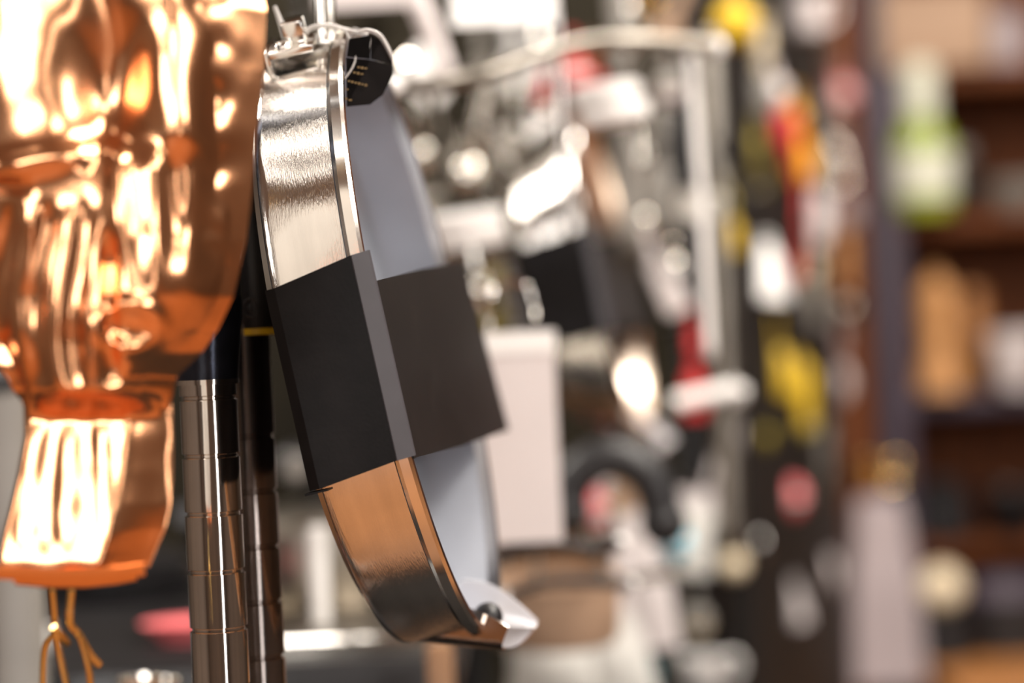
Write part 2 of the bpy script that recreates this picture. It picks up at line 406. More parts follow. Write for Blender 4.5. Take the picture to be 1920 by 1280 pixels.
# hook, tie and tag at the top of the near pan
Y = 1.15
def L2(px_, py_, Y_): return P(px_, py_, Y_)
o0 = P(606, 60, Y)
t = thing('display_hook', 'chrome flat display hook coming down to the nearest pan', 'hook', Matrix.Translation(o0))
bm = B(); tube(bm, [p-o0 for p in [P(599, -90, Y), P(600, 0, Y), P(601, 50, Y), P(606, 96, Y)]], 11*px(Y), 12, 1, (0, 1, 0)); obj('bright_bar', bm, 'steel_rim', t)
bm = B(); tube(bm, [p-o0 for p in spline([P(618, -90, Y+.004), P(620, 20, Y+.004), P(623, 80, Y+.004), P(628, 118, Y), P(610, 136, Y)])], 10*px(Y), 12, 1, (0, 1, 0)); obj('rear_bar', bm, 'shiny', t)
def band(pts, Y0, Y1, wpx, th, m, name, parent, o0):
    sp = spline([P(x, y, Y0+(Y1-Y0)*i/(len(pts)-1)) for i, (x, y) in enumerate(pts)], 8); up = CAMM.to_3x3() @ Vector((0, 0, 1))
    n = len(sp); rows = []
    for i, p in enumerate(sp):
        d = (sp[min(i+1, n-1)]-sp[max(i-1, 0)]).normalized(); s = d.cross(up).normalized()
        ww = (wpx[0]+(wpx[1]-wpx[0])*i/(n-1))*px(Y0) if isinstance(wpx, tuple) else wpx*px(Y0)
        rows.append([p-o0+s*ww*q+up*(.0025*(1-4*q*q)) for q in (-.5, -.25, 0, .25, .5)])
    return obj(name, loft(B(), rows, th), m, parent)
o0 = P(600, 60, 1.09)
t = thing('plastic_tie', 'clear plastic tie looped over the top of the nearest pan', 'tie', Matrix.Translation(o0))
band([(498, 235), (512, 160), (538, 100), (575, 58), (612, 47), (648, 56), (690, 66)], 1.10, 1.10, (13, 9), .0006, 'clear', 'loop_strap', t, o0)
band([(648, 56), (660, 85), (667, 104), (660, 128), (643, 152)], 1.095, 1.07, 4.5, .0006, 'clear', 'thin_strap', t, o0)
band([(515, 12), (528, 48), (540, 84)], 1.11, 1.11, (8, 16), .0006, 'clear', 'loose_end', t, o0)

o0 = P(695, 130, 1.085)
t = thing('swing_tag', 'small black folded swing tag with gold print at the pan top', 'tag', Matrix.Translation(o0))
def poly(pts, Ya, Yb_, th, m, name):
    """flat card: pixel outline, depth varying left to right"""
    xs = [p[0] for p in pts]; bm = B(); vs = []
    for x, y in pts:
        q = (x-min(xs))/(max(xs)-min(xs)); vs.append(bm.verts.new(P(x, y, Ya+(Yb_-Ya)*q)-o0))
    f = bm.faces.new(vs); bmesh.ops.solidify(bm, geom=[f], thickness=th)
    return obj(name, bm, m, t, False)
poly([(649, 108), (694, 112), (737, 122), (737, 140), (718, 178), (694, 196), (650, 200)], 1.075, 1.10, .004, 'card', 'front_face')
poly([(655, 73), (694, 66), (694, 111), (650, 106)], 1.075, 1.088, .006, 'card', 'top_face')
poly([(695, 66), (714, 76), (737, 112), (737, 121), (695, 111)], 1.088, 1.10, .006, 'card', 'side_face')
band([(672, 60), (690, 57), (712, 66), (728, 92), (736, 112)], 1.086, 1.10, 9, .0006, 'clear', 'cover_strip', t, o0)
for x0, y0, x1, y1 in ((670, 126, 690, 129), (662, 136, 683, 140), (652, 152, 690, 161), (643, 166, 655, 169), (645, 185, 662, 190)):
    yd = lambda x: 1.0725+.025*(x-649)/88
    bm = B(); n = max(2, int((x1-x0)/6))
    for i in range(n):
        xa = x0+(x1-x0)*i/n; xb = xa+(x1-x0)/n*.75; ya = y0+(y1-y0)*i/n; h = (3, 4.2, 3.4, 4.6)[(i+int(x0)) % 4]
        q = [P(xa, ya-h/2, yd(xa)), P(xb, ya-h/2, yd(xb)), P(xb, ya+h/2, yd(xb)), P(xa, ya+h/2, yd(xa))]
        f = bm.faces.new([bm.verts.new(p-o0) for p in q]); bmesh.ops.solidify(bm, geom=[f], thickness=.0002)
    obj('print_line', bm, 'gold', t, False)

# ------------------------------------------------------------ grooved shelving posts
def post(px_top, y_top, px_bot, y_bot, Y, label, y0g, stepg, rad=.0127, collar='near'):
    top = P(px_top, y_top, Y); base = P(px_bot, y_bot, Y); base = Vector((base.x, Y, 0)); topz = 2.1
    t = thing('shelf_post', label, 'shelf post', Matrix.Translation((base.x, Y, 0)))
    def zof(y): return EYE-(y-640)*px(Y)
    zt = zof(y_top)+P(px_top, y_top, Y).z-zof(y_top)
    g = 25.4e-3; zg = P(px_top, y0g, Y).z
    prof = [(0, 0)]; zz = zg-math.floor(zg/g)*g; prof.append((rad, 0))
    z = zz
    while z < zt-.002:
        if z > .01: prof += [(rad, z-.0011), (rad-.0011, z-.0005), (rad-.0011, z+.0005), (rad, z+.0011)]
        z += g
    prof += [(rad, zt), (rad*.6, zt)]
    if collar == 'far': prof[-1:] = [(rad, zt), (rad*.8, zt+.3), (0, zt+.3)]
    obj('grooved_tube', lathe(B(), prof, 40), 'chrome' if collar == 'near' else 'dark_shade_chrome', t, sharp=30)
    return t, zt, base
t, zt, bs = post(395, 716, 415, 1280, 1.066, 'chrome grooved shelf post in front, right of the copper tail', 745, 108)
c = lathe(B(), [(.0128, zt), (.0136, zt+.0005), (.0145, zt+.010), (.0165, zt+.028), (.0175, zt+.05), (.0165, zt+.052), (.0127, zt+.054), (.0127, zt+.5), (0, zt+.5)], 40)
o = obj('split_collar', c, 'navy', t); o.location = (0, 0, 0)
obj('collar_lip', lathe(B(), [(.0130, zt-.001), (.0140, zt-.001), (.0140, zt+.0012), (.0130, zt+.0012)], 40, close=True), 'chrome', t)
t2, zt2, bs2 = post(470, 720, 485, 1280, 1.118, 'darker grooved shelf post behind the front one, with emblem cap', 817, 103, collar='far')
obj('inner_sleeve', lathe(B(), [(.0122, zt2), (.0122, zt2+.026), (.0100, zt2+.026), (.0100, zt2+.03)], 32), 'dull', t2)
z5 = P(478, 622, 1.118).z
dx = P(478, 622, 1.118).x-bs2.x
obj('yellow_band', lathe(B(), [(.0120, z5-.0015), (.0130, z5-.0015), (.0130, z5+.0015), (.0120, z5+.0015)], 32, Matrix.Translation((dx, 0, 0)), True), 'yellow', t2)
cap = obj('emblem_cap', lathe(B(), [(.0100, z5+.0015), (.0128, z5+.0015), (.0135, z5+.008), (.0135, z5+.03), (.0115, z5+.042), (.0095, z5+.055), (0, z5+.056)], 36, Matrix.Translation((dx, 0, 0))), 'blackp', t2)
# raised round emblem with a curl, and the worn raised letters above it
pc = P(471, 577, 1.118-.0138)-Vector((bs2.x, 1.118, 0))
bm = B(); k = px(1.11)
tube(bm, [pc+Vector((15*k*math.cos(q)-.2*k, .0012*(math.cos(q))**2, 18*k*math.sin(q))) for q in [math.radians(40+280*i/24) for i in range(25)]], 1.6*k, 6)
tube(bm, spline([pc+Vector((x*k, .0006, z*k)) for x, z in ((3, 13), (8, 11), (7, 6), (11, 0), (12, -7), (7, -11), (3, -9))]), 1.5*k, 6)
ball(bm, 4*k, 1.2*k, 8*k, pc+Vector((-3*k, 0, -1*k))); ball(bm, 2*k, 1.2*k, 2*k, pc+Vector((5*k, 0, -10*k)))
obj('emblem', bm, 'grey' if False else 'blackp', cap)
bm = B()
for row, y in ((0, 521), (1, 533)):
    for i in range(4):
        q = P(463+i*5, y, 1.118-.0126)-Vector((bs2.x, 1.118, 0)); box(bm, 2.6*k, 1.2*k, 6*k, q)
        if i % 2: box(bm, 4*k, 1.2*k, 1.6*k, q+Vector((1.5*k, 0, 2.2*k)))
obj('raised_letters', bm, 'grey', cap)

# ------------------------------------------------------------ shelf boards and pots low on the left
def shelf_unit():
    t = thing('low_shelf', 'black shelf across the lower left carrying the pots', 'shelf', Matrix.Translation((-.355, 2.0, 1.199)))
    obj('board', box(B(), .62, .84, .03, (0, 0, -.015), .004), 'blackp', t)
    obj('front_edge', box(B(), .62, .02, .075, (0, -.43, -.0375), .004), 'blackp', t)
    for x, y in ((-.30, -.42), (-.30, .42), (.30, .42), (.292, -.40)): obj('leg', box(B(), .03, .03, 1.15, (x, y, -.605), .003), 'blackp', t)
shelf_unit()
SH = 1.199
def on(px_, Y, z=SH):
    return Vector((P(px_, 1000, Y).x, Y, z))
def stock_pot():
    Y = 1.86; p = on(600, Y, SH+.006); k = px(Y)
    t = thing('stock_pot', 'shiny steel pot with lid on the tray behind the posts', 'pot', Matrix.Translation(p))
    r = .062; h = .055
    obj('pot_body', lathe(B(), [(0, 0), (r*.95, 0), (r, .004), (r, h), (r+.004, h+.001), (r+.004, h+.004), (r-.002, h+.004), (r-.003, .006), (0, .006)], 48), 'dull', t)
    l = obj('lid', lathe(B(), [(0, h+.026), (r*.3, h+.025), (r*.7, h+.018), (r*.95, h+.008), (r+.003, h+.004), (r+.003, h+.0025), (0, h+.004)], 48), 'dull', t)
    obj('knob', ball(lathe(B(), [(0, 0), (.006, 0), (.006, .012), (.012, .014), (0, .016)], 20, Matrix.Translation((0, 0, h+.026))), .019, .019, .017, (-.014, 0, h+.052)), 'blackp', l)
    obj('knob_disc', lathe(B(), [(0, .018), (.010, .018), (.010, .0195), (0, .020)], 24, Matrix.Translation((-.014, 0, h+.052)) @ RX90), 'grey', l)
    hd = obj('handle', tube(B(), spline([(-r*.8, -r*.5, h*.7), (-r*1.2, -r*.9, h*.8), (-r*1.3, -r*1.5, h*1.3), (-r*1.3, -r*2.2, h*1.5)]), .010, 12, 1.3), 'blackp', t)
stock_pot()
def tray():
    p = on(670, 1.80); t = thing('steel_tray', 'bright steel tray under the pot on the black shelf', 'tray', Matrix.Translation(p))
    obj('tray_base', box(B(), .13, .40, .004, (0, 0, .002), .001), 'dull', t)
    bm = B()
    for s in (-1, 1): box(bm, .004, .40, .012, (s*.065, 0, .006), .001)
    for s in (-1, 1): box(bm, .13, .004, .012, (0, s*.20, .006), .001)
    obj('tray_lip', bm, 'shiny', t)
tray()
def canister(px_, Y, r, h, m, label, name='canister', lidm=None, z=SH):
    p = on(px_, Y, z); t = thing(name, label, 'canister', Matrix.Translation(p))
    obj('body', lathe(B(), [(0, 0), (r*.96, 0), (r, .003), (r, h), (r*.95, h+.002), (0, h+.002)], 36), m, t)
    obj('lid', lathe(B(), [(r*.98, h+.002), (r*1.03, h+.003), (r*1.03, h+.014), (r*.9, h+.018), (0, h+.018)], 36), lidm or m, t)
    obj('lid_knob', ball(B(), r*.18, r*.18, r*.14, (0, 0, h+.022)), lidm or m, t)
canister(545, 2.1, .022, .040, 'bag', 'frosted glass jar left of the steel pot behind the posts', 'glass_jar', 'shiny')
canister(596, 1.72, .0062, .052, 'white', 'slim white column painted as the highlight on the steel pot', 'highlight_column', 'white', SH+.006)  # white column stands in for the bright highlight on the pot
def dish(px_, Y, r, m, label):
    t = thing('shallow_dish', label, 'dish', Matrix.Translation(on(px_, Y)))
    obj('bowl', lathe(B(), [(0, .001), (r*.5, .001), (r*.95, .012), (r, .014), (r*.94, .014), (r*.5, .004), (0, .004)], 40), m, t)
    obj('foot', lathe(B(), [(r*.45, 0), (r*.5, 0), (r*.5, .003), (r*.45, .003)], 30, close=True), m, t)
dish(335, 1.71, .030, 'pink', 'red shallow dish on the black shelf beside the front post')
def casserole(px_, Y, r, h, label):
    t = thing('casserole', label, 'pot', Matrix.Translation(on(px_, Y)))
    obj('pot_body', lathe(B(), [(0, 0), (r*.9, 0), (r, h*.3), (r, h), (r*1.03, h), (r*1.03, h*1.05), (r*.94, h*1.05), (r*.9, .006), (0, .006)], 44), 'blackp', t)
    l = obj('lid', lathe(B(), [(r*1.02, h*1.05), (r*.8, h*1.25), (r*.3, h*1.35), (0, h*1.36)], 44), 'blackp', t)
    obj('lid_knob', ball(B(), .010, .010, .007, (0, 0, h*1.36+.006)), 'grey', l)
    for s in (-1, 1): obj('side_handle', tube(B(), spline([(s*r, -.02, h*.8), (s*(r+.02), -.015, h*.82), (s*(r+.02), .015, h*.82), (s*r, .02, h*.8)]), .004, 8), 'shiny', t)
casserole(215, 2.05, .066, .03, 'black cast casserole on the shelf below the copper mould')
def white_tub():
    t = thing('white_tub', 'little white square tub on the shelf left of the brass tie', 'tub', Matrix.Translation(on(72, 1.70)))
    obj('tub', box(B(), .0125, .014, .013, (0, 0, .0065), .002), 'white', t); obj('tub_lid', box(B(), .0135, .015, .003, (0, 0, .0145), .001), 'white', t)
white_tub()
def left_upright():
    p = P(12, 900, 1.50); t = thing('grey_upright', 'grey steel upright at the lower left edge of the frame', 'shelf post', Matrix.Translation((p.x, 1.52, 0)))
    obj('profile', box(B(), .030, .03, 1.385, (0, 0, .6925), .006), 'grey', t)
    obj('end_cap', lathe(B(), [(0, 0), (.017, 0), (.017, .006), (.012, .012), (0, .013)], 24, Matrix.Translation((0, 0, 1.385))), 'blackp', t)
left_upright()
def steel_cups():
    z = 1.015
    t = thing('lower_shelf', 'dark shelf just under the frame that carries the steel cups', 'shelf', Matrix.Translation((-.26, 1.395, z)))
    obj('board', box(B(), .36, .20, .02, (0, 0, -.01), .003), 'blackp', t)
    for s in (-1, 1): obj('leg', box(B(), .02, .02, .98, (s*.16, 0, -.51), .002), 'blackp', t)
    for i, (x, Y, r, h, lb) in enumerate(((262, 1.36, .012, .206, 'tall shiny steel jug with curved lip low between tie and post'), (302, 1.42, .010, .196, 'narrow steel tumbler right of the steel jug at the bottom edge'))):
        c = thing('steel_jug' if not i else 'steel_tumbler', lb, 'jug' if not i else 'tumbler', Matrix.Translation((P(x, 1250, Y).x, Y, z)))
        obj('body', lathe(B(), [(0, 0), (r*.9, 0), (r, .01), (r, h-.01), (r*1.12, h), (r*1.06, h), (r*.92, h-.01), (r*.9, .01), (0, .004)], 32), 'shiny', c)
        if not i: obj('handle', tube(B(), spline([(-r, 0, h-.012), (-r*1.9, 0, h-.010), (-r*2.1, 0, h-.05), (-r, 0, h-.08)]), .0022, 8), 'shiny', c)
steel_cups()
def tray_post():
    p = P(825, 1240, 1.50)
    t = thing('brown_post', 'brown wooden post under the pan spout at the bottom edge', 'post', Matrix.Translation((p.x, 1.50, 0)))
    obj('shaft', box(B(), .016, .02, 1.215, (0, 0, .6075), .003), 'clay', t); obj('foot', box(B(), .024, .03, .02, (0, 0, .01), .003), 'wood', t)
tray_post()

# ------------------------------------------------------------ peg hooks
def back_y(x):
    if x < 1345: return 2.70
    if x < 1546: return .448/(.255-(x-960)/FPX)
    return 4.235
def peg(o, z):
    lb = o['label'].split()[:11]
    while lb[-1] in ('the', 'of', 'and', 'to', 'right', 'left', 'in', 'a', 'behind', 'beside', 'between', 'under', 'above', 'below', 'from', 'near', 'at', 'low', 'with', 'next', 'just', 'lower'): lb.pop()
    lb = ' '.join(lb)
    p = o.matrix_world @ Vector((0, 0, z)); x = 960+p.x/p.y*FPX
    yb = 2.70 if p.x < .215 else (2.62+(p.x-.22)/.255-.02 if p.x < .46 else 4.235)
    if yb < p.y+.01: yb = p.y+.03
    t = thing('peg_hook', 'wire peg hook holding the '+lb, 'hook', Matrix.Translation(p), 'peg hooks of the panels')
    obj('peg', tube(B(), [(0, -.012, .006), (0, -.010, 0), (0, 0, 0), (0, yb-p.y, 0)], .0016, 6), 'dull', t)
# ------------------------------------------------------------ half-moon rail with white wires and price cards
def rail(name, label, cat, pts, r, m, flat=.5, ends=None):
    w = [P(x, y, Y) for x, y, Y in pts]; o = w[0]
    t = thing(name, label, cat, Matrix.Translation(o))
    obj('bar', tube(B(), [p-o for p in spline(w, 8)], r, 14, flat, (0, 0, 1)), m, t)
    if name != 'black_hoop':
        for q in (1, len(w)-2): obj('wall_arm', tube(B(), [w[q]-o, w[q]-o+Vector((0, 2.7-w[q].y, 0))], r*.6, 10), 'dull', t)
    for e in (0, -1):
        obj('end_cap', ball(B(), r*1.15, r*1.15, r*1.15, w[e]-o, 16), ends or m, t)  # white end caps paint the glints at the rail tips
    return t
rail('curved_rail', 'thick curved chrome rail arching across the top middle', 'rail',
     [(738, 160, 1.50), (800, 160, 1.58), (900, 142, 1.64), (1000, 108, 1.70), (1090, 82, 1.75), (1200, 76, 1.78), (1345, 88, 1.78)], .0060, 'dull', 1.2, 'white')  # glint at the tip put into the white cap colour
def wire(name, label, x0, y0, x1, y1, Y, r, m, cat='wire'):
    a = P(x0, y0, Y); b = P(x1, y1, Y); t = thing(name, label, cat, Matrix.Translation(a))
    obj('rod', tube(B(), spline([Vector(), (b-a)*.5+Vector((.001, 0, 0)), b-a]), r, 12), m, t)
    obj('bent_end', tube(B(), spline([b-a, b-a+Vector((0, .004, -.006)), b-a+Vector((0, .014, -.004))]), r, 12), m, t)
wire('white_rod', 'long white rod hanging from the right end of the curved rail', 1293, 90, 1330, 650, 1.80, .0036, 'white', 'rod')
wire('grey_post', 'grey upright pole crossing behind the curved rail', 1150, -60, 1185, 440, 1.95, .0085, 'grey', 'pole')
wire('thin_chain_rod', 'thin chrome rod left of the blurred pan', 1036, -40, 1062, 420, 1.78, .0028, 'chrome', 'rod')
wire('upper_rod', 'pale slanting rod at the top left of the white price card', 770, -30, 832, 130, 1.85, .008, 'paper', 'rod')
wire('steel_pole', 'grey steel pole at the right of the white rod', 1330, 60, 1368, 1000, 2.4, .012, 'dull', 'pole')
def card(x, y, Y, wp, hp, label, m='paper', yaw=0, clip=True):
    k = px(Y); t = thing('price_card', label, 'card', at(x, y, Y, 0, yaw)); ww, hh = wp*k, hp*k
    obj('card', prism(B(), [(-ww/2, -hh/2), (ww/2, -hh/2), (ww/2, hh/2), (-ww/2, hh/2)], .0012), m, t, False)
    if clip:
        obj('holder_strip', prism(B(), [(-ww/2-.001, hh/2-.012), (ww/2+.001, hh/2-.012), (ww/2+.001, hh/2+.002), (-ww/2-.001, hh/2+.002)], .003), 'white', t, False)
        obj('wire_loop', tube(B(), spline([(-ww*.3, 0, hh/2), (-ww*.2, .004, hh/2+.03), (ww*.2, .004, hh/2+.03), (ww*.3, 0, hh/2)]), .0011, 8), 'chrome', t); peg(t, hh/2+.030)
card(972, 822, 1.52, 150, 390, 'tall pale paper card hanging behind the nearest pan')
card(945, 0, 1.66, 200, 92, 'white price card cut by the top edge, middle', 'white')
card(690, -6, 1.75, 190, 40, 'pale shelf strip at the top edge above the black tag', 'paper', 0, False)

# ------------------------------------------------------------ kitchen tools
def tool(kind, x, y, Y, wp, hp, tilt, m, label, name=None, m2=None, cat=None, hang=True, yaw=0):
    Y = max(2.05, min(Y, back_y(x)-.06)) if x < 1345 else back_y(x)-.105-.5*wp*px(3)*(kind in ('cup', 'funnel', 'brush', 'timer', 'whisk', 'mitt', 'press'))
    k = px(Y); W, H = wp*k, hp*k
    names = dict(spatula='spatula', spoon='serving_spoon', ladle='ladle', whisk='whisk', timer='egg_timer', tongs='tongs', scoop='scoop', peeler='peeler',
                 funnel='funnel', cup='measuring_cup', packet='hanging_packet', mitt='oven_glove', brush='dish_brush', sieve='sieve', lid='pan_lid', press='citrus_press')
    cats = dict(packet='packet', timer='timer', lid='lid')
    nm = name or names[kind]
    t = thing(nm, label, cat or cats.get(kind, nm.replace('_', ' ')), at(x, y, Y, tilt, yaw))
    m2 = m2 or m; top = H/2
    def handle(z0, z1, r, mm):
        h = obj('handle', tube(B(), spline([(0, 0, z0), (0, -.002, z0+(z1-z0)*.3), (0, 0, z0+(z1-z0)*.7), (0, 0, z1)], 4), [r*(.6+.4*math.sin(i/12*PI)) for i in range(13)], 12, 1.4), mm, t)
        obj('hang_ring', lathe(B(), [(r*.9+.0012*math.cos(q), .0012*math.sin(q)) for q in [i*PI/3 for i in range(6)]], 16, Matrix.Translation((0, 0, z1+r*.7)) @ RX90, True), mm, t)
    if kind == 'spatula':
        handle(-H*.05, top, W*.18, m2)
        obj('blade', prism(B(), [(-W*.42, -H*.5), (W*.42, -H*.5), (W*.5, -H*.45), (W*.38, -H*.05), (0, 0), (-W*.38, -H*.05), (-W*.5, -H*.45)], max(.004, W*.12), r=.001), m, t)
    elif kind in ('spoon', 'ladle'):
        handle(-H*.12, top, W*.16, m2); d = .5 if kind == 'spoon' else .9; r = W/2
        bm = lathe(B(), [(r*math.sin(q), -r*d*math.cos(q)) for q in [i/10*PI/2 for i in range(11)]]+[(r*.95*math.sin(q), -r*.93*d*math.cos(q)) for q in [i/10*PI/2 for i in range(10, -1, -1)]], 28,
                   Matrix.Translation((0, 0, -H*.5+r*1.3)) @ Matrix.Rotation(-PI*.42, 4, 'X') @ Matrix.Diagonal((1, 1.35, 1, 1)))
        obj('bowl', bm, m, t)
    elif kind == 'whisk':
        handle(H*.08, top, W*.15, m2)
        for i in range(6):
            q = i*PI/6; c, s = math.cos(q)*W/2, math.sin(q)*W/2
            obj('wire', tube(B(), spline([(0, 0, H*.08), (c*.55, s*.55, -H*.12), (c, s, -H*.34), (c*.5, s*.5, -H*.48), (0, 0, -H*.5), (-c*.5, -s*.5, -H*.48), (-c, -s, -H*.34), (-c*.55, -s*.55, -H*.12), (0, 0, H*.08)], 4), .0013, 6), m, t)
    elif kind in ('timer', 'brush'):
        r = W/2
        obj('dome', lathe(B(), [(r*math.sin(q), -r*math.cos(q)) for q in [i/14*PI/2 for i in range(15)]], 28), m, t)
        obj('cover', lathe(B(), [(r*1.02*math.cos(q), .001+r*math.sin(q)) for q in [i/14*PI/2 for i in range(15)]], 28), m2, t)
        if hang: handle(r*.9, r*.9+.02, .003, m2)
        obj('dial_ring', lathe(B(), [(r*.99, -.002), (r*1.05, -.001), (r*1.05, .002), (r*.99, .003)], 28, close=True), 'white' if kind == 'timer' else m2, t)
    elif kind == 'tongs':
        for s in (-1, 1):
            a = obj('arm', tube(B(), spline([(s*W*.12, 0, top), (s*W*.32, 0, H*.15), (s*W*.34, 0, -H*.25), (s*W*.15, 0, -H*.42)], 5), W*.13, 10, 1.5), m, t)
            obj('grip_tip', ball(B(), W*.24, W*.2, H*.1, (s*W*.2, 0, -H*.43), 16), m2, a)
        obj('hinge', lathe(B(), [(0, -W*.2), (W*.2, -W*.2), (W*.2, W*.2), (0, W*.2)], 16, Matrix.Translation((0, 0, top)) @ RX90), m2, t)
    elif kind == 'scoop':
        handle(H*.02, top, W*.2, m2)
        rows = [[Vector((W/2*(.55+.45*min(1, q*3))*math.cos(a), -W/2*math.sin(a)*.9+W*.1, H*.05-H*.55*q)) for a in [i/12*PI for i in range(13)]] for q in [j/6 for j in range(7)]]
        obj('scoop_bowl', loft(B(), rows, .0015), m, t)
        obj('scoop_back', ball(B(), W*.29, W*.25, W*.12, (0, -W*.05, H*.05), 16), m, t)
    elif kind == 'peeler':
        handle(-H*.05, top, W*.26, m)
        obj('yoke', tube(B(), spline([(0, 0, -H*.05), (-W*.4, 0, -H*.2), (-W*.4, 0, -H*.48)], 5), W*.09, 8), m2, t); obj('yoke', tube(B(), spline([(0, 0, -H*.05), (W*.4, 0, -H*.2), (W*.4, 0, -H*.48)], 5), W*.09, 8), m2, t)
        obj('blade', prism(B(), [(-W*.4, -H*.48), (W*.4, -H*.48), (W*.4, -H*.38), (-W*.4, -H*.38)], .002), 'shiny', t)
    elif kind == 'funnel':
        obj('cone', lathe(B(), [(W*.5, -H*.5), (W*.5, -H*.44), (W*.22, H*.36), (W*.16, H*.44), (W*.14, H*.44), (W*.2, H*.34), (W*.47, -H*.45), (W*.47, -H*.5)], 32), m, t)
        obj('spout', lathe(B(), [(W*.14, H*.42), (W*.11, H*.62), (W*.09, H*.62), (W*.11, H*.42)], 24, close=True), m2, t)
        obj('rim_tab', box(B(), W*.14, W*.2, H*.04, (0, -W*.55, -H*.47), .001), m2, t)
    elif kind == 'cup':
        r = W/2
        obj('cup_bowl', lathe(B(), [(0, -H*.4), (r*.75, -H*.4), (r*.9, -H*.3), (r, H*.3), (r*1.05, H*.33), (r*.94, H*.33), (r*.82, -H*.28), (0, -H*.33)], 32), m, t)
        obj('handle', tube(B(), spline([(r, 0, H*.28), (r*1.5, 0, H*.3), (r*1.7, 0, H*.05), (r*1.4, 0, -H*.2), (r*.92, 0, -H*.22)], 5), r*.12, 10, 1.5), m2, t)
    elif kind == 'packet':
        obj('header_card', prism(B(), [(-W*.5, H*.3), (W*.5, H*.3), (W*.5, H*.5), (-W*.5, H*.5)], .0015), m2, t, False)
        rows = [[Vector((W*.5*(-1+2*i/8)*(1-.12*math.sin(j/10*PI)), -W*.16*math.sin(i/8*PI)*math.sin(max(.05, j/10)*PI)*s_, H*.32-H*.8*j/10)) for i in range(9)] for j in range(11) for s_ in (1,)]
        back = [[Vector((p.x, -p.y*.8+.0005, p.z)) for p in r] for r in rows]
        bm = loft(B(), rows); loft(bm, back); bmesh.ops.remove_doubles(bm, verts=bm.verts, dist=.0004)
        obj('pouch', bm, m, t)
    elif kind == 'mitt':
        pts = [(-W*.4, -H*.5), (W*.3, -H*.5), (W*.34, -H*.1), (W*.5, H*.05), (W*.48, H*.2), (W*.34, H*.2), (W*.26, H*.08), (W*.24, H*.38), (W*.1, H*.5), (-W*.24, H*.5), (-W*.42, H*.36)]
        obj('glove', prism(B(), pts, W*.3, r=W*.08), m, t)
        obj('cuff', box(B(), W*.78, W*.34, H*.1, (-W*.05, 0, -H*.48), .003), m2, t)
        obj('hang_loop', tube(B(), spline([(-W*.08, 0, H*.49), (-W*.05, 0, H*.58), (W*.05, 0, H*.58), (W*.02, 0, H*.49)], 4), .0015, 6), m2, t)
    elif kind == 'sieve':
        r = W/2; handle(H*.5-2*(H*.5-r)+0, top+.0, W*.09, m2) if H > W*1.2 else None
        mx = Matrix.Translation((0, 0, -H*.5+r)) @ RX90
        obj('hoop', lathe(B(), [(r*.94, -.003), (r, -.003), (r, .003), (r*.94, .003)], 32, mx, True), m2, t)
        obj('mesh_bowl', lathe(B(), [(r*.95*math.cos(q), -.8*r*math.sin(q)) for q in [i/10*PI/2 for i in range(11)]], 28, mx), m, t)
    elif kind == 'lid':
        r = W/2; mx = RX90 @ Matrix.Scale(-1, 4, (0, 0, 1)) if False else RX90
        obj('dome', lathe(B(), [(r, 0), (r, .003), (r*.8, r*.16), (r*.4, r*.25), (0, r*.28)], 40, mx), m, t)
        obj('knob', ball(B(), r*.16, r*.14, r*.16, (0, -r*.36, 0), 16), m2, t)
        obj('rim', lathe(B(), [(r*.97, -.002), (r*1.02, -.002), (r*1.02, .003), (r*.97, .003)], 40, mx, True), 'shiny', t)
    elif kind == 'press':
        r = W/2
        obj('press_bowl', lathe(B(), [(r*math.sin(q), -H*.22-r*math.cos(q)) for q in [i/12*PI/2 for i in range(13)]]+[(r*.9, -H*.2), (0, -H*.24)], 28), m, t)
        handle(-H*.2, top, W*.2, m2)
        obj('second_handle', tube(B(), spline([(W*.2, 0, -H*.2), (W*.3, 0, H*.1), (W*.24, 0, top)], 4), W*.12, 10, 1.3), m2, t)
    peg(t, {'timer': W*.5, 'brush': W*.5, 'lid': W*.5, 'cup': H*.3, 'funnel': H*.5}.get(kind, H*.49))
    return t

# steel tools behind the near pan, under the curved rail
tool('ladle', 893, 262, 1.98, 62, 230, 14, 'shiny', 'bright steel ladle tilting right, between pan rim and blurred pan')
tool('spoon', 788, 235, 2.06, 46, 190, 0, 'shiny', 'steel serving spoon just right of the grey pan interior')
tool('whisk', 930, 250, 2.25, 70, 260, -6, 'shiny', 'steel balloon whisk behind the bright tilted ladle', m2='dull')
tool('spoon', 838, 330, 2.15, 40, 170, 28, 'dull', 'small dull steel spoon low behind the ladle')
tool('sieve', 965, 215, 2.3, 70, 190, 4, 'dull', 'round steel sieve hanging left of the thin chrome rod', m2='shiny')
tool('spatula', 1010, 190, 2.2, 46, 200, 0, 'white', 'pale steel turner behind the thin chrome rod')
tool('lid', 800, 140, 1.68, 120, 120, 0, 'white', 'steel lid, highlight painted white, near the left end of the curved rail', m2='shiny', yaw=.9)  # dome coloured white for the bright highlight on a steel lid
tool('timer', 1077, 140, 2.1, 62, 62, 0, 'red', 'red egg timer hanging under the top of the curved rail', m2='red')
tool('spatula', 1016, 165, 2.0, 26, 60, 10, 'red', 'small red spatula tip left of the red egg timer', m2='pink')
tool('press', 1110, 125, 2.2, 50, 90, 0, 'red', 'dark red citrus press right of the red egg timer', m2='wood')
for i, (x, y) in enumerate(((1138, 178), (1155, 216))):
    Y = 1.75; t = thing('white_dish', ['upper white dish of two seen edge on beside the grey pole', 'lower white dish of two seen edge on beside the grey pole'][i], 'dish', at(x, y, Y, -6-2*i, .1))
    obj('dish_body', lathe(B(), [(0, -.007), (.018, -.007), (.0245, -.004), (.0255, .006), (.024, .007), (.016, -.003), (0, -.003)], 40), 'white', t)
    obj('dish_foot', lathe(B(), [(.010, -.0085), (.013, -.0085), (.013, -.0065), (.010, -.0065)], 30, close=True), 'white', t)
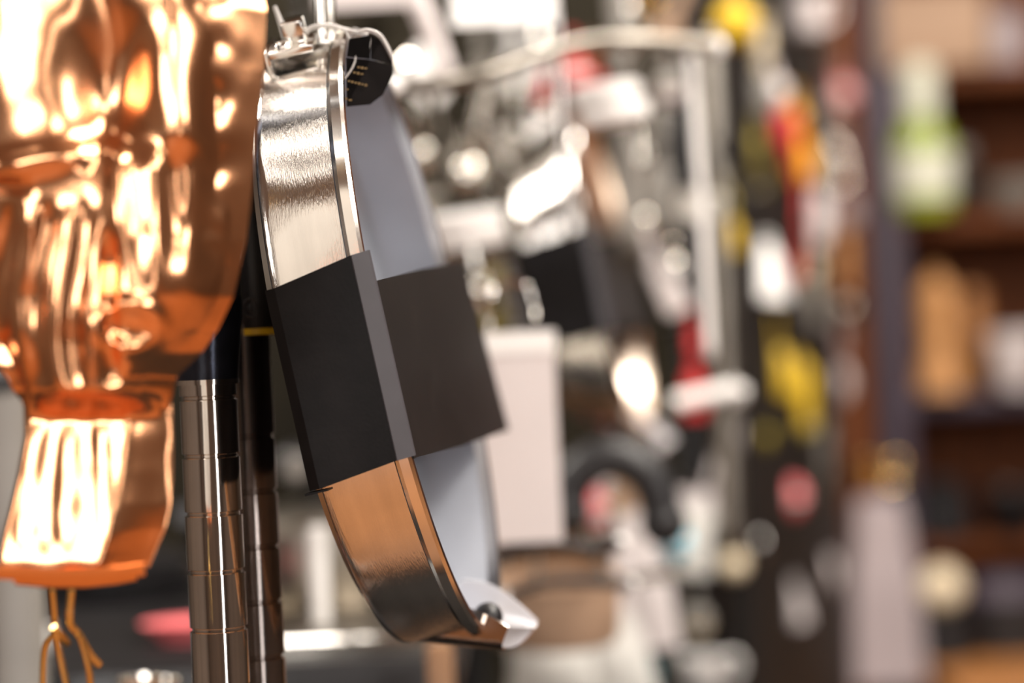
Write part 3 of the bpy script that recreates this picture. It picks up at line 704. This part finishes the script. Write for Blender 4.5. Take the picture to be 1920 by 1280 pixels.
tool('spatula', 1222, 478, 2.2, 50, 240, -24, 'paper', 'pale bent spatula handle right of the blurred black sleeve', cat='spatula')
tool('spatula', 1235, 300, 2.3, 56, 260, 4, 'grey', 'grey flat turner between the grey pole and white rod')
tool('brush', 1255, 165, 2.15, 62, 62, 0, 'paper', 'round pale brush head left of the white rod', m2='grey')
tool('cup', 1298, 385, 2.05, 70, 78, 10, 'bag', 'frosted plastic measuring cup behind the white rod', m2='bag')
tool('spoon', 1198, 330, 2.25, 40, 240, -3, 'shiny', 'long steel spoon just right of the grey pole')
tool('timer', 1262, 500, 2.0, 44, 44, 0, 'bag', 'small glassy ball low between black sleeve and white rod', name='glass_ball', cat='ball', m2='shiny')
tool('tongs', 1190, 160, 2.45, 60, 300, 0, 'dull', 'dull steel tongs behind the two white dishes', m2='shiny')
tool('spatula', 700, 55, 2.3, 150, 120, 20, 'olive' if False else 'panel', 'wide dark turner blade above the black tag', cat='turner', name='wide_turner')
tool('ladle', 560, 30, 1.9, 40, 120, 0, 'blackp', 'black ladle between copper mould and display hook')
tool('spoon', 900, 90, 2.35, 40, 150, 0, 'grey', 'grey spoon below the white price card')
tool('spatula', 960, 95, 2.4, 40, 140, 0, 'white', 'pale spatula below the right end of the white price card')
tool('scoop', 1010, 60, 2.35, 44, 150, 0, 'shiny', 'steel scoop right of the white price card')
tool('cup', 1205, 8, 2.3, 44, 44, 0, 'brass', 'small brass cup at the top edge above the curved rail')
tool('spatula', 1260, 35, 2.5, 60, 120, 25, 'cardboard', 'pale brown spatula above the curved rail end')
# fluted tart tin
def tart():
    Y = 1.75; t = thing('fluted_ramekin', 'bright white fluted ramekin behind the near pan', 'ramekin', at(872, 432, Y, -7, 0, .12))
    n = 84; r0 = .026; bm = B(); rings = []
    for r, z in ((.0298, -.0125), (.0262, .0085)):
        rings.append([bm.verts.new(((r+.0013*math.cos(i*PI/2))*math.cos(2*PI*i/n), (r+.0013*math.cos(i*PI/2))*math.sin(2*PI*i/n), z)) for i in range(n)])
    for i in range(n): bm.faces.new((rings[0][i], rings[0][(i+1) % n], rings[1][(i+1) % n], rings[1][i]))
    bm.faces.new(rings[0])
    obj('fluted_wall', bm, 'white', t, sharp=180)
    obj('rim', lathe(B(), [(.0255, .0085), (.0300, .0085), (.0300, .0125), (.0255, .0125)], 48, close=True), 'white', t)
    s = thing('tin_base', 'plain steel cake ring under the white fluted ramekin', 'cake ring', at(872, 478, Y, -7, 0, .1))
    obj('ring_wall', lathe(B(), [(.029, -.008), (.030, -.008), (.030, .006), (.029, .006)], 44, close=True), 'shiny', s)
    obj('ring_bead', lathe(B(), [(.029, -.009), (.0315, -.009), (.0315, -.0065), (.029, -.0065)], 44, close=True), 'shiny', s)
tart()
tool('ladle', 930, 560, 2.2, 58, 170, 0, 'olive', 'dark olive ladle shape added for the gap between the two sleeves')  # added shape fills a dark gap between whisk wires
tool('spatula', 968, 590, 1.80, 44, 180, -8, 'grey', 'pale grey spatula between oil flask and blurred sleeve', m2='paper')
tool('spoon', 905, 520, 1.85, 56, 150, 0, 'shiny', 'steel spoon bowl behind the oil flask')
tool('spatula', 1010, 560, 2.3, 60, 240, 0, 'wood', 'dark wooden spatula behind the blurred black sleeve')

# below the blurred pan: black hoop with fruit in it, pan handles and bags
rail('black_hoop', 'thick black hoop arching under the blurred pan', 'hoop', [(1062, 960, 1.9), (1075, 900, 1.9), (1120, 862, 1.9), (1170, 862, 1.9), (1222, 900, 1.9), (1245, 980, 1.9)], .017, 'blackp', 1)
tool('timer', 1095, 955, 2.3, 84, 84, 0, 'pink', 'red tomato shaped timer inside the black hoop', m2='pink', hang=False)
tool('timer', 1166, 958, 2.1, 56, 56, 0, 'olive', 'olive round timer inside the black hoop', m2='olive', hang=False)
tool('spatula', 1133, 935, 2.3, 44, 120, 5, 'paper', 'pale spatula blade between the red and olive timers')
rail('curved_rail', 'upper of two dark curved rails right of the spout', 'rail', [(915, 1050, 1.62), (990, 1025, 1.62), (1060, 1022, 1.62), (1120, 1030, 1.62), (1165, 1016, 1.62)], .0042, 'blackp', 1.2, 'white')  # white tips of both dark rails are painted highlights
rail('curved_rail', 'lower of two dark curved rails right of the spout', 'rail', [(950, 1118, 1.66), (1010, 1094, 1.66), (1080, 1088, 1.66), (1140, 1092, 1.66), (1185, 1094, 1.66)], .0038, 'blackp', 1.2, 'white')
def saucepan(x, y, Y, r, h, label, m):
    t = thing('copper_saucepan', label, 'saucepan', at(x, y, Y, 0, .3, .1))
    obj('pan_body', lathe(B(), [(0, -h/2), (r*.93, -h/2), (r, -h*.4), (r, h/2), (r*1.04, h/2), (r*1.04, h*.54), (r*.96, h*.54), (r*.93, -h*.42), (0, -h*.43)], 44), m, t)
    hd = obj('handle', tube(B(), spline([(r, 0, h*.3), (r*1.3, 0, h*.4), (r*2.0, 0, h*.45)]), .005, 10, 1.5), 'shiny', t)
    obj('rivet', ball(B(), .003, .003, .003, (r*1.02, -.006, h*.3), 12), 'shiny', t)
saucepan(1030, 1058, 2.14, .055, .034, 'brown pan behind the two dark curved rails', 'clay')
saucepan(1040, 1142, 1.85, .05, .046, 'pinkish copper saucepan under the lower dark rail', 'cardboard')
tool('lid', 935, 1085, 1.72, 70, 70, 0, 'shiny', 'steel lid edge right of the near pan interior', m2='white', yaw=.5)
tool('spatula', 1160, 1120, 1.70, 56, 250, 6, 'paper', 'pale spatula hanging below the two dark curved rails')
tool('packet', 1212, 1060, 2.0, 96, 330, -4, 'paper', 'pale pouch hanging under the black hoop', m2='cardboard')
tool('packet', 1050, 1240, 1.75, 210, 190, 4, 'bag', 'wide clear plastic bag at the bottom middle', m2='bag')
tool('packet', 1150, 1215, 1.85, 150, 230, -6, 'bag', 'narrow clear plastic bag right of the wide bag', m2='paper')
tool('timer', 1032, 1232, 1.55, 34, 34, 0, 'cream', 'small cream ball glowing at the bottom middle', name='cream_ball', cat='ball', m2='cream', hang=False)
tool('cup', 1000, 1190, 2.2, 60, 60, 0, 'olive', 'olive cup behind the spout tip')
tool('mitt', 1208, 1262, 2.3, 62, 70, 0, 'teal', 'dark teal oven glove at the bottom edge', m2='teal')
tool('spatula', 1300, 690, 2.25, 44, 190, 0, 'red', 'flat red spatula right of the bright mirror wall')
wire('white_rod', 'short white rod crossing in front of the red spatula', 1262, 755, 1385, 728, 2.1, .0075, 'white', 'rod')
tool('spoon', 1235, 900, 2.3, 50, 200, -10, 'lilac', 'greyish spoon right of the black hoop')

# ------------------------------------------------------------ colourful gadgets on the black panel
G = [
 ('brush', 1378, 45, 2.75, 84, 84, 0, 'yellow', 'yellow round dish brush beyond the right end of the curved rail', 'yellow'),
 ('spatula', 1428, 125, 2.8, 56, 180, 5, 'grey', 'beige grey spatula right of the yellow round brush', 'cream'),
 ('timer', 1450, 175, 2.95, 54, 54, 0, 'paper', 'pale round timer above the orange scoop', 'paper'),
 ('cup', 1513, 22, 3.1, 70, 100, 0, 'paper', 'white cup at the top edge left of the wooden bookcase', 'white'),
 ('timer', 1576, 178, 3.4, 56, 56, 0, 'rose', 'pink round timer next to the wooden bookcase', 'rose'),
 ('scoop', 1490, 262, 3.0, 72, 150, 0, 'amber', 'orange yellow scoop in front of the red handles', 'amber'),
 ('spatula', 1462, 205, 3.1, 60, 120, -12, 'red', 'red spatula above the orange scoop', 'red'),
 ('tongs', 1482, 395, 3.1, 56, 260, 4, 'red', 'long red tongs below the orange scoop', 'red'),
 ('scoop', 1532, 375, 3.2, 66, 170, 14, 'paper', 'pale steel scoop right of the red tongs', 'grey'),
 ('whisk', 1560, 270, 3.4, 60, 170, 0, 'shiny', 'grey whisk under the pink round timer', 'dull'),
 ('peeler', 1415, 300, 2.85, 40, 130, 0, 'olive', 'olive peeler left of the orange scoop', 'olive'),
 ('spatula', 1366, 410, 2.75, 46, 130, 0, 'yellow', 'dull yellow spatula right of the white rod', 'olive'),
 ('funnel', 1432, 508, 2.8, 100, 110, 4, 'white', 'white cone funnel in the middle of the gadget panel', 'white'),
 ('spoon', 1580, 330, 3.5, 44, 200, -4, 'lilac', 'lilac grey spoon beside the bookcase upright', 'lilac'),
 ('spatula', 1445, 650, 2.8, 74, 190, -6, 'yellow', 'broad yellow spatula under the white funnel', 'yellow'),
 ('mitt', 1490, 725, 2.95, 78, 170, -8, 'yellow', 'yellow oven glove lower right of the broad yellow spatula', 'olive'),
 ('brush', 1420, 822, 2.85, 54, 54, 0, 'olive', 'olive dish brush left below the yellow oven glove', 'olive'),
 ('spoon', 1568, 672, 3.3, 56, 170, 4, 'paper', 'whitish spoon left of the bookcase upright', 'lilac'),
 ('scoop', 1520, 545, 3.2, 60, 130, 0, 'dull', 'dull steel scoop right of the white funnel', 'cream'),
 ('timer', 1470, 933, 2.85, 78, 78, 0, 'pink', 'round red timer low on the gadget panel', 'pink'),
 ('cup', 1632, 888, 3.5, 74, 74, 0, 'brass', 'golden cup left of the lower bookcase', 'brass'),
 ('tongs', 1352, 890, 2.5, 50, 200, 18, 'paper', 'pale tilted tongs left of the round red timer', 'grey'),
 ('packet', 1302, 1000, 2.4, 70, 160, 4, 'bag', 'white and pink packet right of the pale pouch', 'paper'),
 ('timer', 1268, 1020, 2.05, 62, 64, 0, 'blue', 'light blue timer in front of the white packet', 'blue'),
 ('brush', 1376, 1060, 2.5, 48, 48, 0, 'cream', 'cream round brush below the tilted tongs', 'cream'),
 ('spatula', 1456, 1070, 2.8, 70, 220, -14, 'paper', 'grey tilted spatula under the round red timer', 'dull'),
 ('spoon', 1532, 1055, 3.1, 80, 150, 6, 'paper', 'wide pale grey spoon left of the tall grey carton', 'grey'),
 ('brush', 1306, 1165, 2.45, 54, 54, 0, 'cream', 'beige brush head above the white cup', 'grey'),
 ('cup', 1315, 1256, 2.5, 88, 80, 0, 'white', 'white cup at the bottom edge right of centre', 'white'),
 ('timer', 1470, 1225, 2.9, 58, 58, 0, 'grey', 'grey round timer at the bottom edge', 'paper'),
 ('whisk', 1400, 960, 2.7, 60, 200, 0, 'shiny', 'steel whisk behind the tilted tongs', 'blackp'),
 ('press', 1530, 880, 3.1, 60, 180, 6, 'dull', 'dull steel citrus press right of the round red timer', 'grey'),
 ('spatula', 1400, 1190, 2.7, 50, 180, 3, 'dull', 'dark steel turner between white cup and grey timer', 'blackp'),
 ('ladle', 1585, 520, 3.4, 44, 190, 0, 'dull', 'dull ladle right of the dull steel scoop', 'beech'),
 ('tongs', 1545, 130, 3.3, 40, 150, 0, 'dull', 'dark steel tongs left of the pink round timer', 'grey'),
]
for kind, x, y, Y, wp, hp, tl, m, lb, m2 in G:
    tool(kind, x, y, Y, wp, hp, tl, m, lb, m2=m2)

# ------------------------------------------------------------ wooden bookcase, counter and what stands on them
def bookcase():
    Y = 4.6; x0 = P(1672, 640, Y).x; x1 = x0+.75
    t = thing('bookcase', 'dark red brown wooden bookcase filling the right side', 'bookcase', Matrix.Translation(((x0+x1)/2, Y+.15, 0)))
    W = x1-x0
    obj('back_board', box(B(), W, .02, 2.3, (0, .18, 1.15)), 'wood', t)
    for s in (-1, 1): obj('side_board', box(B(), .055, .36, 2.3, (s*W/2, 0, 1.15), .004), 'purple' if s < 0 else 'wood', t)
    zs = {}
    for py in (128, 402, 735, 1010):
        z = P(1780, py, Y).z; zs[py] = z
        obj('shelf_board', box(B(), W-.055, .34, .035, (0, 0, z-.0175), .003), 'wood' if py != 735 else 'purple', t)
    return Y, zs
BY, ZS = bookcase()
def side_panel():
    Y = 4.2; p = P(1590, 640, Y)
    t = thing('wooden_panel', 'brown wooden end panel between gadgets and bookcase', 'panel', Matrix.Translation((p.x, Y+.06, 0)))
    obj('board', box(B(), .085, .04, 2.3, (0, 0, 1.15), .004), 'wood', t); obj('edge_strip', box(B(), .012, .05, 2.3, (-.046, 0, 1.15), .002), 'wood', t)
side_panel()
def spray():
    Y = BY-.02; z = ZS[402]+.001; x = P(1733, 400, Y).x; k = px(Y)
    t = thing('green_bottle', 'green bottle with pale label on the bookcase shelf', 'bottle', Matrix.Translation((x, Y, z)))
    obj('bottle_body', lathe(B(), [(0, 0), (50*k, 0), (56*k, 8*k), (58*k, 120*k), (44*k, 160*k), (26*k, 185*k), (24*k, 215*k), (0, 215*k)], 36), 'green', t)
    obj('label', lathe(B(), [(57.5*k, 32*k), (59.5*k, 32*k), (59.5*k, 118*k), (57.5*k, 118*k)], 36, close=True), 'label', t)
    obj('cap', lathe(B(), [(32*k, 180*k), (34*k, 270*k), (28*k, 285*k), (0, 287*k), ], 28), 'label', t)
spray()
def onshelf(kind, x, Y, key, hp, wp, m, label, name, cat, m2=None):
    k = px(Y); z = ZS[key]; xx = P(x, 640, Y).x+(P(0, 400, Y).x-P(0, 640, Y).x)*(640-(EYE-z)/k-640)/240*0
    p = Vector((P(x, 640+(EYE-z)/k, Y).x, Y, z)); t = thing(name, label, cat, Matrix.Translation(p)); W, H = wp*k, hp*k
    if kind == 'jar':
        obj('body', lathe(B(), [(0, 0), (W*.45, 0), (W*.5, H*.05), (W*.5, H*.7), (W*.36, H*.82), (0, H*.82)], 30), m, t)
        obj('lid', lathe(B(), [(0, H), (W*.36, H), (W*.4, H*.97), (W*.4, H*.82), (0, H*.82)], 30), m2 or m, t)
    elif kind == 'box':
        obj('carton', box(B(), W, .14, H*.86, (0, 0, H*.43), .003), m, t)
        obj('lid_flap', box(B(), W*1.01, .145, H*.12, (0, 0, H*.92), .003), m2 or m, t)
    elif kind == 'mill':
        obj('body', lathe(B(), [(0, 0), (W*.5, 0), (W*.48, H*.15), (W*.3, H*.4), (W*.42, H*.6), (W*.34, H*.66), (0, H*.66)], 30), m, t)
        obj('crown', lathe(B(), [(0, H*.66), (W*.36, H*.67), (W*.42, H*.8), (W*.24, H*.92), (W*.1, H*.94), (W*.12, H), (0, H)], 30), m2 or m, t)
    elif kind == 'bowl':
        obj('bowl', lathe(B(), [(0, 0), (W*.25, 0), (W*.4, H*.4), (W*.5, H), (W*.47, H), (W*.36, H*.45), (0, H*.15)], 36), m, t)
        obj('foot', lathe(B(), [(W*.2, -.0), (W*.26, 0), (W*.26, H*.1), (W*.2, H*.1)], 30, close=True), m2 or m, t)
onshelf('box', 1745, BY+.03, 128, 150, 196, 'cardboard', 'pale brown carton on the top bookcase shelf', 'carton', 'box')
onshelf('box', 1880, BY+.04, 128, 100, 60, 'lilac', 'grey carton at the right end of the top shelf', 'carton', 'box')
onshelf('jar', 1790, BY+.06, 402, 130, 90, 'blackp', 'dark jar right of the green bottle', 'jar', 'jar', 'grey')
onshelf('bowl', 1905, BY, 402, 60, 130, 'grey', 'low grey bowl right of the dark jar', 'bowl', 'bowl')
onshelf('mill', 1765, BY-.02, 735, 230, 84, 'beech', 'light wooden mill on the middle bookcase shelf', 'pepper_mill', 'mill')
onshelf('jar', 1832, BY+.10, 735, 190, 50, 'oak', 'orange wooden jar right behind the wooden mill', 'jar', 'jar')
onshelf('bowl', 1905, BY-.03, 735, 110, 110, 'paper', 'pale bowl at the right edge on the middle shelf', 'bowl', 'bowl')
onshelf('jar', 1770, BY+.02, 1010, 110, 110, 'blackp', 'black squat jar on the lower bookcase shelf', 'jar', 'jar')
onshelf('bowl', 1905, BY, 1010, 90, 130, 'blackp', 'black bowl on the lower bookcase shelf', 'bowl', 'bowl')
def counter():
    Y = 3.9; z = P(1820, 1190, 4.25).z
    t = thing('oak_counter', 'orange wooden counter at the lower right corner', 'counter', Matrix.Translation((1.12, Y+.05, 0)))
    obj('worktop', box(B(), .95, .60, .04, (0, 0, z-.02), .004), 'oak', t)
    obj('front_board', box(B(), .93, .02, z-.04, (0, -.27, (z-.04)/2)), 'oak', t)
    for s in (-1, 1): obj('side_board', box(B(), .02, .55, z-.04, (s*.455, 0, (z-.04)/2)), 'oak', t)
    return z
CZ = counter()
def carton_tall():
    Y = 3.72; k = px(Y); x = P(1655, 1100, Y).x; zt = P(1655, 945, Y).z
    t = thing('grey_carton', 'tall lilac grey paper carton standing at the lower right', 'carton', Matrix.Translation((x, Y, CZ+.001)))
    h = zt-CZ; bm = B()
    lv = [(-.0, .062), (h*.55, .056), (h*.8, .046), (h*.97, .042), (h, .040)]
    vs = [[bm.verts.new((sx*r, sy*r*.8, z)) for sx, sy in ((-1, -1), (1, -1), (1, 1), (-1, 1))] for z, r in lv]
    for a, b in zip(vs, vs[1:]):
        for i in range(4): bm.faces.new((a[i], a[(i+1) % 4], b[(i+1) % 4], b[i]))
    bm.faces.new(vs[0]); bm.faces.new(vs[-1]); bmesh.ops.scale(bm, vec=(.88, .9, .97), verts=bm.verts)
    obj('carton_body', bm, 'lilac', t, False)
    obj('fold_top', box(B(), .07, .008, .02, (0, 0, h*.97+.008), .002), 'lilac', t)
carton_tall()
def counter_bits():
    for x, Y, W, H, m, lb, nm, cat in ((1765, 3.95, .075, .115, 'cream', 'cream jar right of the tall grey carton', 'cream_jar', 'jar'),
                                   (1890, 4.0, .10, .09, 'blackp', 'black roasting dish on the orange counter', 'roasting_dish', 'dish')):
        t = thing(nm, lb, cat, Matrix.Translation((P(x, 1100, Y).x, Y, CZ+.001)))
        if cat == 'jar':
            obj('stand', lathe(B(), [(0, 0), (W*.6, 0), (W*.6, .08), (0, .08)], 28), 'blackp', t)
            obj('dome', ball(B(), W*.5, W*.5, W*.5, (0, 0, .08+W*.5)), m, t)
        else:
            obj('dish', lathe(B(), [(0, 0), (W*.6, 0), (W*.7, H), (W*.66, H), (W*.56, .01), (0, .01)], 36, Matrix.Diagonal((1.2, .7, 1, 1))), m, t)
            obj('lid', lathe(B(), [(W*.7, H), (W*.5, H*1.4), (0, H*1.5)], 36, Matrix.Diagonal((1.2, .7, 1, 1))), 'purple', t)
counter_bits()
